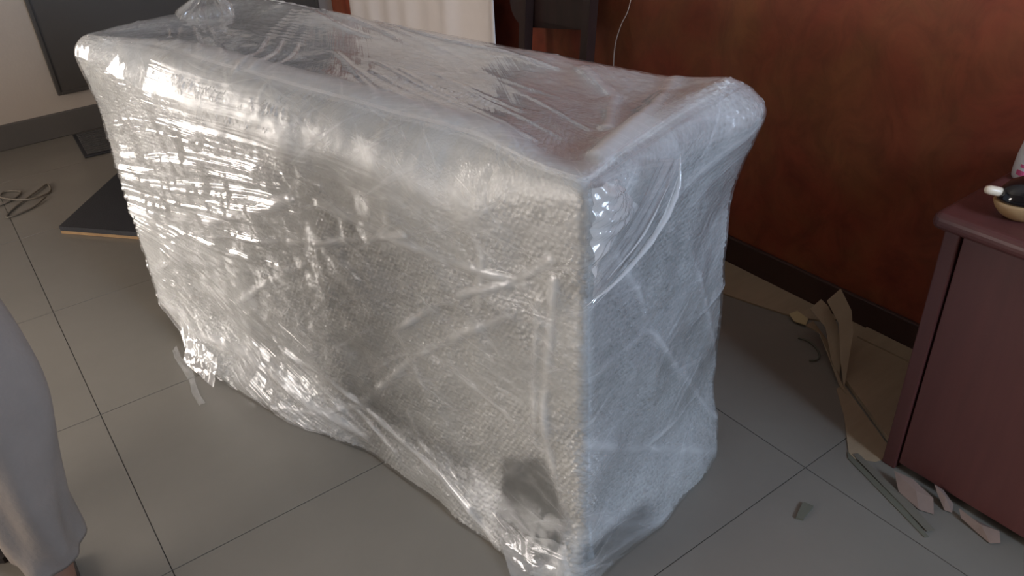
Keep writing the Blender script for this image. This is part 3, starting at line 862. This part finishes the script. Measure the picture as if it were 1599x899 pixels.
# white bottle
bt = empty('white_bottle', (1.612, 0.585, ZT), math.radians(20))
tag(bt, 'white plastic bottle with pink print standing on the cabinet', 'bottle')
prof = [(0.026, 0.0), (0.030, 0.003), (0.031, 0.015), (0.029, 0.045), (0.024, 0.072), (0.016, 0.092), (0.011, 0.100), (0.011, 0.112)]
MB().lathe(prof, 36, (0, 0, 0), 1.15, 0.8).build('body', M['white_plastic'], bt, True)
MB().lathe([(0.013, 0.110), (0.0135, 0.113), (0.0135, 0.132), (0.012, 0.135), (0.002, 0.136)], 28).build('cap', M['white_plastic'], bt, True)
def label_patch(z0, z1, t0, t1, r0, r1, nm):
    m = MB(); n = 14; A, Bv = [], []
    for k in range(n + 1):
        th = t0 + (t1 - t0) * k / n
        A.append(m.bm.verts.new((r0 * 1.15 * math.cos(th), r0 * 0.8 * math.sin(th), z0)))
        Bv.append(m.bm.verts.new((r1 * 1.15 * math.cos(th), r1 * 0.8 * math.sin(th), z1)))
    for k in range(n): m.bm.faces.new((A[k], A[k + 1], Bv[k + 1], Bv[k]))
    m.build(nm, M['pink_print'], bt, True)
label_patch(0.014, 0.024, math.radians(140), math.radians(235), 0.0316, 0.0312, 'printed_band')
label_patch(0.030, 0.036, math.radians(150), math.radians(225), 0.0308, 0.0303, 'printed_band')

# ------------------------------------------------------------------ chairs against the red wall, behind the package
def make_chair():
    e = empty('wooden_chair', (0, 0, 0))
    m = M['chair_wood']
    w = 0.163
    for sy in (-1, 1):
        MB().loft([[(x0 + dx, sy * w + dy, z) for dx, dy in ((-.017, -.017), (.017, -.017), (.017, .017), (-.017, .017))] for x0, z in ((0.03, 0), (0.0, 0.25), (0.0, 0.46), (0.02, 0.7), (0.055, 0.98))]).build('rear_leg', m, e)
        MB().loft([[(-0.40 + dx, sy * w + dy, z) for dx, dy in ((-q, -q), (q, -q), (q, q), (-q, q))] for q, z in ((.013, 0), (.017, 0.2), (.019, 0.42))]).build('front_leg', m, e)
        MB().box((-0.385, sy * w - 0.009, 0.20), (-0.005, sy * w + 0.009, 0.225), 0.003).build('stretcher', m, e)
    MB().box((-0.43, -0.215, 0.42), (0.015, 0.215, 0.452), 0.010, 3).build('seat', m, e)
    # wide dark backrest with rounded corners, reaching past the left post
    out_ = []
    y0_, y1_, z0_, z1_, r_ = -w + 0.022, w + 0.125, 0.565, 0.97, 0.09
    for cy, cz, a0 in ((y1_ - r_, z1_ - r_, 0), (y0_ + 0.03, z1_ - 0.03, 90), (y0_ + 0.01, z0_ + 0.06, 180), (y1_ - r_, z0_ + r_, 270)):
        q = r_ if cy > 0 else (0.03 if cz > 0.8 else 0.01)
        for k in range(7):
            t = math.radians(a0 + 15 * k); out_.append((cy + q * math.cos(t), cz + q * math.sin(t)))
    rows = [[(0.032 + dx + 0.06 * max(0, z - 0.6), y, z) for y, z in out_] for dx in (0.0, 0.018)]
    MB().loft(rows).build('backrest', m, e)
    MB().box((-0.01, -w + 0.017, 0.30), (0.012, w - 0.017, 0.325), 0.003).build('back_rail', m, e)
    return e
ch = make_chair()
ch.location = (1.695, 2.132, 0)
tag(ch, 'dark wooden chair standing against the red wall behind the package', 'chair')
# ------------------------------------------------------------------ white sheet hanging on the red wall
m = MB(); bm = m.bm; g = []
for j in range(41):
    z = 0.12 + (2.25 - 0.12) * j / 40
    r = []
    for i_ in range(91):
        t = i_ / 90
        y = 2.455 + (3.80 - 2.455) * t
        amp = 0.004 + 0.030 * sstep(0.55, 0.0, np.array(t)) 
        x = 1.755 - float(amp) * (1 + math.sin(21 * t + 1.3 * math.sin(2.0 * z) + 0.6)) - 0.006 * math.sin(47 * t + z)
        r.append(bm.verts.new((x, y, z)))
    g.append(r)
for j in range(40):
    for i_ in range(90):
        bm.faces.new((g[j][i_], g[j][i_ + 1], g[j + 1][i_ + 1], g[j + 1][i_]))
sheet_e = empty('hanging_sheet', (0, 0, 0)); tag(sheet_e, 'white cloth sheet hanging on the red wall behind the package', 'sheet')
so = m.build('cloth', M['cloth_white'], sheet_e, True)
md = so.modifiers.new('thickness', 'SOLIDIFY'); md.thickness = 0.003
MB().tube([(1.745, 2.50, 2.255), (1.745, 3.88, 2.255)], 0.010, 10).box((1.74, 2.52, 2.24), (1.80, 2.54, 2.27)).box((1.74, 3.84, 2.24), (1.80, 3.86, 2.27)).build('rod', M['frame_wood'], sheet_e, False)

# ------------------------------------------------------------------ charcoal board on the back wall
bd = empty('wall_board', (0, 0, 0)); tag(bd, 'dark charcoal board covering much of the cream wall', 'board')
MB().box((0.425, Y1 - 0.028, 0.205), (1.70, Y1 - 0.001, 1.55)).build('panel', M['charcoal'], bd)
for a, b in (((0.41, 0.19), (0.425, 1.565)), ((1.70, 0.19), (1.715, 1.565)), ((0.425, 0.19), (1.70, 0.205)), ((0.425, 1.55), (1.70, 1.565))):
    MB().box((a[0], Y1 - 0.034, a[1]), (b[0], Y1 - 0.001, b[1]), 0.002).build('frame_strip', M['charcoal'], bd)

# ------------------------------------------------------------------ mats, cable
mt = empty('floor_panel', (0, 0, 0)); tag(mt, 'black flat panel with pale edge lying on tiles left of package', 'panel')
pp = [(0.165, 3.055), (0.56, 2.60), (0.75, 3.15), (0.50, 3.47)]
MB().prism([(x, y) for x, y in pp], 0.001, 0.012).build('edge_board', M['wood_pale'], mt)
cxm = sum(p[0] for p in pp) / 4; cym = sum(p[1] for p in pp) / 4
MB().prism([(cxm + (x - cxm) * 1.0, cym + (y - cym) * 1.0) for x, y in pp], 0.0125, 0.030).build('black_top', M['rubber'], mt)
dmx = empty('doormat', (0.66, 3.90, 0), math.radians(-3)); tag(dmx, 'small dark grey ribbed doormat by the cream wall', 'doormat')
MB().box((-0.26, -0.165, 0.001), (0.26, 0.165, 0.010), 0.003).build('backing', M['rubber'], dmx)
for k in range(11):
    MB().box((-0.245, -0.150 + k * 0.0275, 0.0095), (0.245, -0.150 + k * 0.0275 + 0.019, 0.016), 0.003).build('rib', M['mat_grey'], dmx)
pth = catmull([(-0.05, 3.47, 0.004), (0.05, 3.48, 0.004), (0.11, 3.55, 0.004), (0.06, 3.60, 0.004), (0.04, 3.54, 0.006), (0.12, 3.44, 0.009), (0.20, 3.47, 0.004), (0.21, 3.56, 0.004), (0.17, 3.52, 0.006), (0.06, 3.40, 0.004), (0.03, 3.33, 0.004), (0.12, 3.36, 0.004), (0.18, 3.42, 0.009)], 8)
tag(MB().tube([tuple(p) for p in pth], 0.0035, 8).build('cable', M['cable'], None, True), 'thin loosely coiled cable on the tiles by the cream wall', 'cable')

# thread on the red wall
pth = catmull([(1.795, 1.944, 0.40), (1.794, 1.940, 0.55), (1.794, 1.915, 0.63), (1.794, 1.872, 0.72), (1.794, 1.85, 0.95), (1.795, 1.86, 1.25)], 6)
tag(MB().tube([tuple(p) for p in pth], 0.0016, 6).build('thread', M['metal_wire'], None, True), 'thin pale thread hanging down the red wall', 'thread')

# ------------------------------------------------------------------ torn carton along the red wall
ct = empty('torn_carton', (0, 0, 0)); tag(ct, 'torn brown cardboard carton flattened along the red wall baseboard', 'cardboard')
MB().prism([(1.640, 1.46), (1.632, 1.30), (1.660, 1.19), (1.692, 1.08), (1.745, 1.00), (1.784, 0.99), (1.784, 1.47)], 0.001, 0.006).build('carton_strip', M['carton'], ct)
MB().prism([(1.470, 0.61), (1.449, 0.632), (1.500, 0.72), (1.554, 0.813), (1.640, 0.895), (1.722, 0.95), (1.784, 0.955), (1.784, 0.61)], 0.002, 0.014).build('carton_panel', M['carton'], ct)
MB().prism([(1.738, 0.61), (1.728, 0.90), (1.784, 0.91), (1.784, 0.61)], 0.0145, 0.019).build('carton_flap', M['carton'], ct)
def flap(nm, pts, mat):
    m = MB(); bm = m.bm
    vs_ = [bm.verts.new(p) for p in pts]
    bm.faces.new(vs_)
    o = m.build(nm, mat, ct); md = o.modifiers.new('thickness', 'SOLIDIFY'); md.thickness = 0.003; md.offset = 0
    return o
flap('torn_flap', [(1.62, 0.943, 0.155), (1.656, 0.933, 0.182), (1.642, 0.885, 0.145), (1.615, 0.854, 0.106), (1.552, 0.814, 0.030), (1.528, 0.799, 0.003), (1.563, 0.845, 0.056), (1.607, 0.892, 0.118)], M['carton'])
flap('torn_flap', [(1.618, 0.984, 0.11), (1.65, 0.977, 0.13), (1.649, 0.954, 0.121), (1.634, 0.909, 0.092), (1.584, 0.854, 0.036), (1.553, 0.830, 0.005), (1.570, 0.871, 0.034), (1.612, 0.928, 0.085)], M['carton'])
flap('torn_flap', [(1.625, 0.992, 0.05), (1.629, 0.951, 0.046), (1.579, 0.882, 0.027), (1.531, 0.817, 0.009), (1.518, 0.785, 0.003), (1.552, 0.830, 0.013), (1.625, 0.921, 0.038), (1.653, 0.99, 0.052)], M['carton'])
flap('tape_end', [(1.68, 1.082, 0.016), (1.701, 1.071, 0.023), (1.701, 1.034, 0.015), (1.68, 1.025, 0.008), (1.67, 1.056, 0.009)], M['carton_tape'])
# flat sheet of paper in front of it, running under the cabinet edge
tag(MB().prism([(1.352, 0.665), (1.345, 0.645), (1.372, 0.612), (1.385, 0.607), (1.440, 0.612), (1.446, 0.636), (1.495, 0.722), (1.548, 0.814), (1.52, 0.815), (1.45, 0.745)], 0.001, 0.0025).build('paper_sheet', M['carton']), 'flat torn brown paper sheet between carton and cabinet foot', 'paper')
# strap loop
pth = catmull([(1.622, 1.005, 0.004), (1.630, 0.985, 0.004), (1.625, 0.955, 0.004), (1.604, 0.925, 0.004), (1.580, 0.915, 0.004), (1.562, 0.925, 0.004)], 8)
tag(MB().tube([tuple(p) for p in pth], 0.0025, 6).build('packing_strap', M['stick'], None, True), 'thin dark packing strap curling from the torn carton', 'strap')
# bits on the floor
tag(MB().prism([(1.105, 0.619), (1.112, 0.606), (1.121, 0.609), (1.158, 0.615), (1.152, 0.634), (1.145, 0.634)], 0.001, 0.006).build('offcut', M['stick']), 'small olive grey offcut lying alone on the tiles', 'offcut')
st = empty('edge_strip', (0, 0, 0)); tag(st, 'long thin olive strip lying on tiles before the cabinet', 'strip')
MB().prism([(1.352, 0.668), (1.335, 0.655), (1.262, 0.432), (1.270, 0.428), (1.30, 0.50)], 0.001, 0.0025).build('strip_lower', M['stick'], st)
MB().prism([(1.364, 0.650), (1.352, 0.655), (1.278, 0.436), (1.292, 0.428), (1.318, 0.490)], 0.003, 0.0045).build('strip_upper', M['strip'], st)
def scrap(nm, pts, label, mat=M['paper'], seed=0):
    random.seed(seed)
    m = MB(); bm = m.bm
    v = [bm.verts.new(p) for p in pts]
    c = bm.verts.new(tuple(sum(p[i] for p in pts) / len(pts) + (0, 0, 0.008)[i] for i in range(3)))
    for k in range(len(v)): bm.faces.new((v[k], v[(k + 1) % len(v)], c))
    o = m.build(nm, mat); md = o.modifiers.new('thickness', 'SOLIDIFY'); md.thickness = 0.0012; md.offset = 1
    tag(o, label, 'paper scrap'); return o
scrap('paper_scrap', [(1.352, 0.560, 0.028), (1.328, 0.530, 0.006), (1.318, 0.478, 0.003), (1.330, 0.452, 0.003), (1.350, 0.470, 0.022), (1.358, 0.52, 0.030)], 'pinkish torn paper scrap by the cabinet foot, nearer the carton', seed=2)
scrap('paper_scrap', [(1.376, 0.485, 0.032), (1.368, 0.47, 0.020), (1.357, 0.445, 0.003), (1.362, 0.432, 0.003), (1.376, 0.440, 0.012), (1.381, 0.468, 0.026)], 'pale crumpled wrapper scrap tucked against the cabinet front', seed=5)
scrap('paper_scrap', [(1.370, 0.425, 0.016), (1.358, 0.412, 0.008), (1.352, 0.375, 0.003), (1.345, 0.345, 0.003), (1.355, 0.332, 0.010), (1.370, 0.345, 0.020), (1.368, 0.395, 0.012)], 'brownish crumpled paper scrap by the cabinet foot, nearest the photo edge', seed=9)

# ------------------------------------------------------------------ person at the left edge: white trousers
ps = empty('person', (-0.28, 1.55, 0))
tag(ps, 'person in white trousers standing at the left edge beside the package', 'person')
off = np.array([-0.28, 1.55, 0])
J = {}
verts, edges, rad = [], [], []
def jv(name, p, r):
    J[name] = len(verts); verts.append(np.array(p, float) - off); rad.append(r if hasattr(r, '__len__') else (r, r)); return J[name]
def je(*names):
    for a, b in zip(names[:-1], names[1:]): edges.append((J[a], J[b]))
jv('pelvis', (-0.345, 1.56, 0.93), (0.145, 0.105)); jv('waist', (-0.350, 1.555, 1.08), (0.130, 0.095)); jv('chest', (-0.355, 1.545, 1.28), (0.155, 0.105))
jv('upper', (-0.355, 1.545, 1.40), (0.12, 0.085)); jv('neck', (-0.355, 1.535, 1.475), 0.052); jv('head0', (-0.355, 1.525, 1.545), (0.060, 0.070)); jv('head1', (-0.355, 1.520, 1.61), (0.075, 0.090)); jv('head2', (-0.355, 1.525, 1.68), (0.068, 0.082)); jv('crown', (-0.355, 1.53, 1.725), (0.035, 0.045))
jv('nose', (-0.355, 1.425, 1.60), (0.010, 0.010))
je('pelvis', 'waist', 'chest', 'upper', 'neck', 'head0', 'head1', 'head2', 'crown'); je('head1', 'nose')
legs = {'near': [(-0.26, 1.54, 0.86), (-0.135, 1.415, 0.48), (-0.147, 1.385, 0.09), (-0.150, 1.29, 0.028), (-0.150, 1.20, 0.020)],
        'rear': [(-0.43, 1.58, 0.86), (-0.40, 1.62, 0.47), (-0.29, 1.72, 0.10), (-0.265, 1.655, 0.04), (-0.24, 1.60, 0.020)]}
for k, q in legs.items():
    for i_, (p, r) in enumerate(zip(q, (0.088, 0.058, 0.040, (0.040, 0.028), (0.036, 0.016)))): jv(k + str(i_), p, r)
    je('pelvis', k + '0', k + '1', k + '2', k + '3', k + '4')
arms = {'inner': [(-0.19, 1.55, 1.39), (-0.16, 1.54, 1.12), (-0.17, 1.42, 0.90)], 'outer': [(-0.52, 1.55, 1.39), (-0.56, 1.56, 1.12), (-0.54, 1.43, 0.90)]}
for k, q in arms.items():
    sgn = 1 if k == 'inner' else -1
    for i_, (p, r) in enumerate(zip(q, (0.052, 0.040, 0.027))): jv(k + str(i_), p, r)
    je('upper', k + '0', k + '1', k + '2')
    wr = np.array(q[2])
    pm = wr + np.array([0, -0.035, -0.055]); jv(k + 'palm', pm, (0.018, 0.032)); je(k + '2', k + 'palm')
    for f_, (dy, ln) in enumerate(((-0.026, 0.070), (-0.009, 0.080), (0.009, 0.074), (0.025, 0.058))):
        base = pm + np.array([0, dy, -0.035 + 0.3 * dy])
        jv(f'{k}f{f_}a', base, 0.0095); jv(f'{k}f{f_}b', base + np.array([-0.012 * sgn, -0.006, -ln * 0.5]), 0.0085); jv(f'{k}f{f_}c', base + np.array([-0.032 * sgn, -0.008, -ln * 0.9]), 0.0070)
        je(k + 'palm', f'{k}f{f_}a', f'{k}f{f_}b', f'{k}f{f_}c')
    jv(k + 't1', pm + np.array([-0.012 * sgn, -0.036, -0.010]), 0.011); jv(k + 't2', pm + np.array([-0.026 * sgn, -0.050, -0.045]), 0.008)
    je(k + 'palm', k + 't1', k + 't2')
me = bpy.data.meshes.new('body'); me.from_pydata([tuple(v) for v in verts], edges, [])
bo = link('body', me, M['skin'], ps)
sk = bo.modifiers.new('skin', 'SKIN'); sk.use_smooth_shade = True
me.skin_vertices.new() if not me.skin_vertices else None
for i_, r in enumerate(rad):
    me.skin_vertices[0].data[i_].radius = r
me.skin_vertices[0].data[0].use_root = True
sb = bo.modifiers.new('sub', 'SUBSURF'); sb.levels = 2; sb.render_levels = 2

def garment(name, paths, mat, nseg=40, folds=0.06, ang=6.0, seed=0):
    m = MB()
    for path in paths:
        C = catmull([p[0] for p in path], 8); Rr = catmull([(p[1], p[2], 0) for p in path], 8)
        rings = []
        for i_, c in enumerate(C):
            t = i_ / (len(C) - 1); ring = []
            for j in range(nseg):
                th = 2 * math.pi * j / nseg
                k = 1 + folds * (0.6 * math.sin(3 * th + ang * t + seed) + 0.5 * math.sin(5 * th - 1.4 * ang * t + 2 * seed)) * (0.5 + 0.8 * t) + 0.02 * math.sin(9 * th + 14 * t)
                ring.append((c[0] - off[0] + Rr[i_][0] * k * math.cos(th), c[1] - off[1] + Rr[i_][1] * k * math.sin(th), c[2]))
            rings.append(ring)
        m.loft(rings, False)
    o = m.build(name, mat, ps, True)
    md = o.modifiers.new('thickness', 'SOLIDIFY'); md.thickness = 0.003
    return o
garment('trousers', [
    [((-0.285, 1.545, 0.97), 0.125, 0.12), ((-0.25, 1.52, 0.82), 0.140, 0.135), ((-0.19, 1.47, 0.66), 0.142, 0.135), ((-0.135, 1.415, 0.48), 0.108, 0.112), ((-0.138, 1.39, 0.30), 0.080, 0.090), ((-0.140, 1.385, 0.18), 0.066, 0.074), ((-0.140, 1.385, 0.112), 0.062, 0.068)],
    [((-0.40, 1.57, 0.97), 0.125, 0.12), ((-0.43, 1.58, 0.82), 0.130, 0.13), ((-0.42, 1.60, 0.66), 0.12, 0.12), ((-0.40, 1.62, 0.48), 0.105, 0.11), ((-0.35, 1.67, 0.28), 0.085, 0.095), ((-0.30, 1.71, 0.12), 0.075, 0.085)],
], M['trouser'], folds=0.13, seed=1)
garment('shirt', [
    [((-0.345, 1.56, 0.80), 0.225, 0.165), ((-0.345, 1.56, 0.95), 0.205, 0.150), ((-0.350, 1.555, 1.10), 0.190, 0.138), ((-0.355, 1.545, 1.28), 0.205, 0.145), ((-0.355, 1.545, 1.40), 0.175, 0.120), ((-0.355, 1.540, 1.455), 0.075, 0.075)],
    [((-0.20, 1.55, 1.41), 0.085, 0.090), ((-0.175, 1.547, 1.27), 0.078, 0.080), ((-0.16, 1.54, 1.12), 0.070, 0.070)],
    [((-0.51, 1.55, 1.41), 0.085, 0.090), ((-0.54, 1.555, 1.27), 0.078, 0.080), ((-0.56, 1.56, 1.12), 0.070, 0.070)],
], M['shirt'], folds=0.04, seed=3)
prof = [(0.083, 0.0), (0.098, 0.03), (0.100, 0.065), (0.088, 0.105), (0.055, 0.130), (0.01, 0.138)]
hr = MB().lathe([(r, z) for r, z in prof], 28, (-0.355 - off[0], 1.535 - off[1], 1.605), 0.86, 1.04).build('hair', M['hair'], ps, True)
for dx in (-0.030, 0.030):
    MB().lathe([(0.004, -0.006), (0.009, -0.004), (0.0105, 0.0), (0.009, 0.004), (0.004, 0.006)], 12, (-0.355 + dx - off[0], 1.437 - off[1], 1.625)).build('eye', M['hair'], ps, True)
for dx in (-0.078, 0.078):
    MB().lathe([(0.010, -0.028), (0.017, -0.015), (0.019, 0.006), (0.015, 0.024), (0.005, 0.030)], 12, (-0.355 + dx - off[0], 1.535 - off[1], 1.605), 0.45, 0.9).build('ear', M['skin'], ps, True)
MB().tube([(-0.355 - 0.024 - off[0], 1.443 - off[1], 1.563), (-0.355 - off[0], 1.437 - off[1], 1.561), (-0.355 + 0.024 - off[0], 1.443 - off[1], 1.563)], [0.003, 0.006, 0.003], 8).build('mouth', M['pink_print'] if False else M['skin'], ps, True)
for k, q in legs.items():
    a, b = np.array(q[2]), np.array(q[4])
    d = (b - a); d[2] = 0; d /= np.linalg.norm(d); s_ = np.array([-d[1], d[0], 0])
    base = a - d * 0.07
    outl = [(0, 0.030), (0.08, 0.033), (0.17, 0.045), (0.23, 0.040), (0.262, 0.018)]
    pts = [base + d * t + s_ * w for t, w in outl] + [base + d * t - s_ * w for t, w in outl[::-1]]
    MB().prism([(p[0] - off[0], p[1] - off[1]) for p in pts], 0.001, 0.016).build('sandal', M['sandal'], ps)
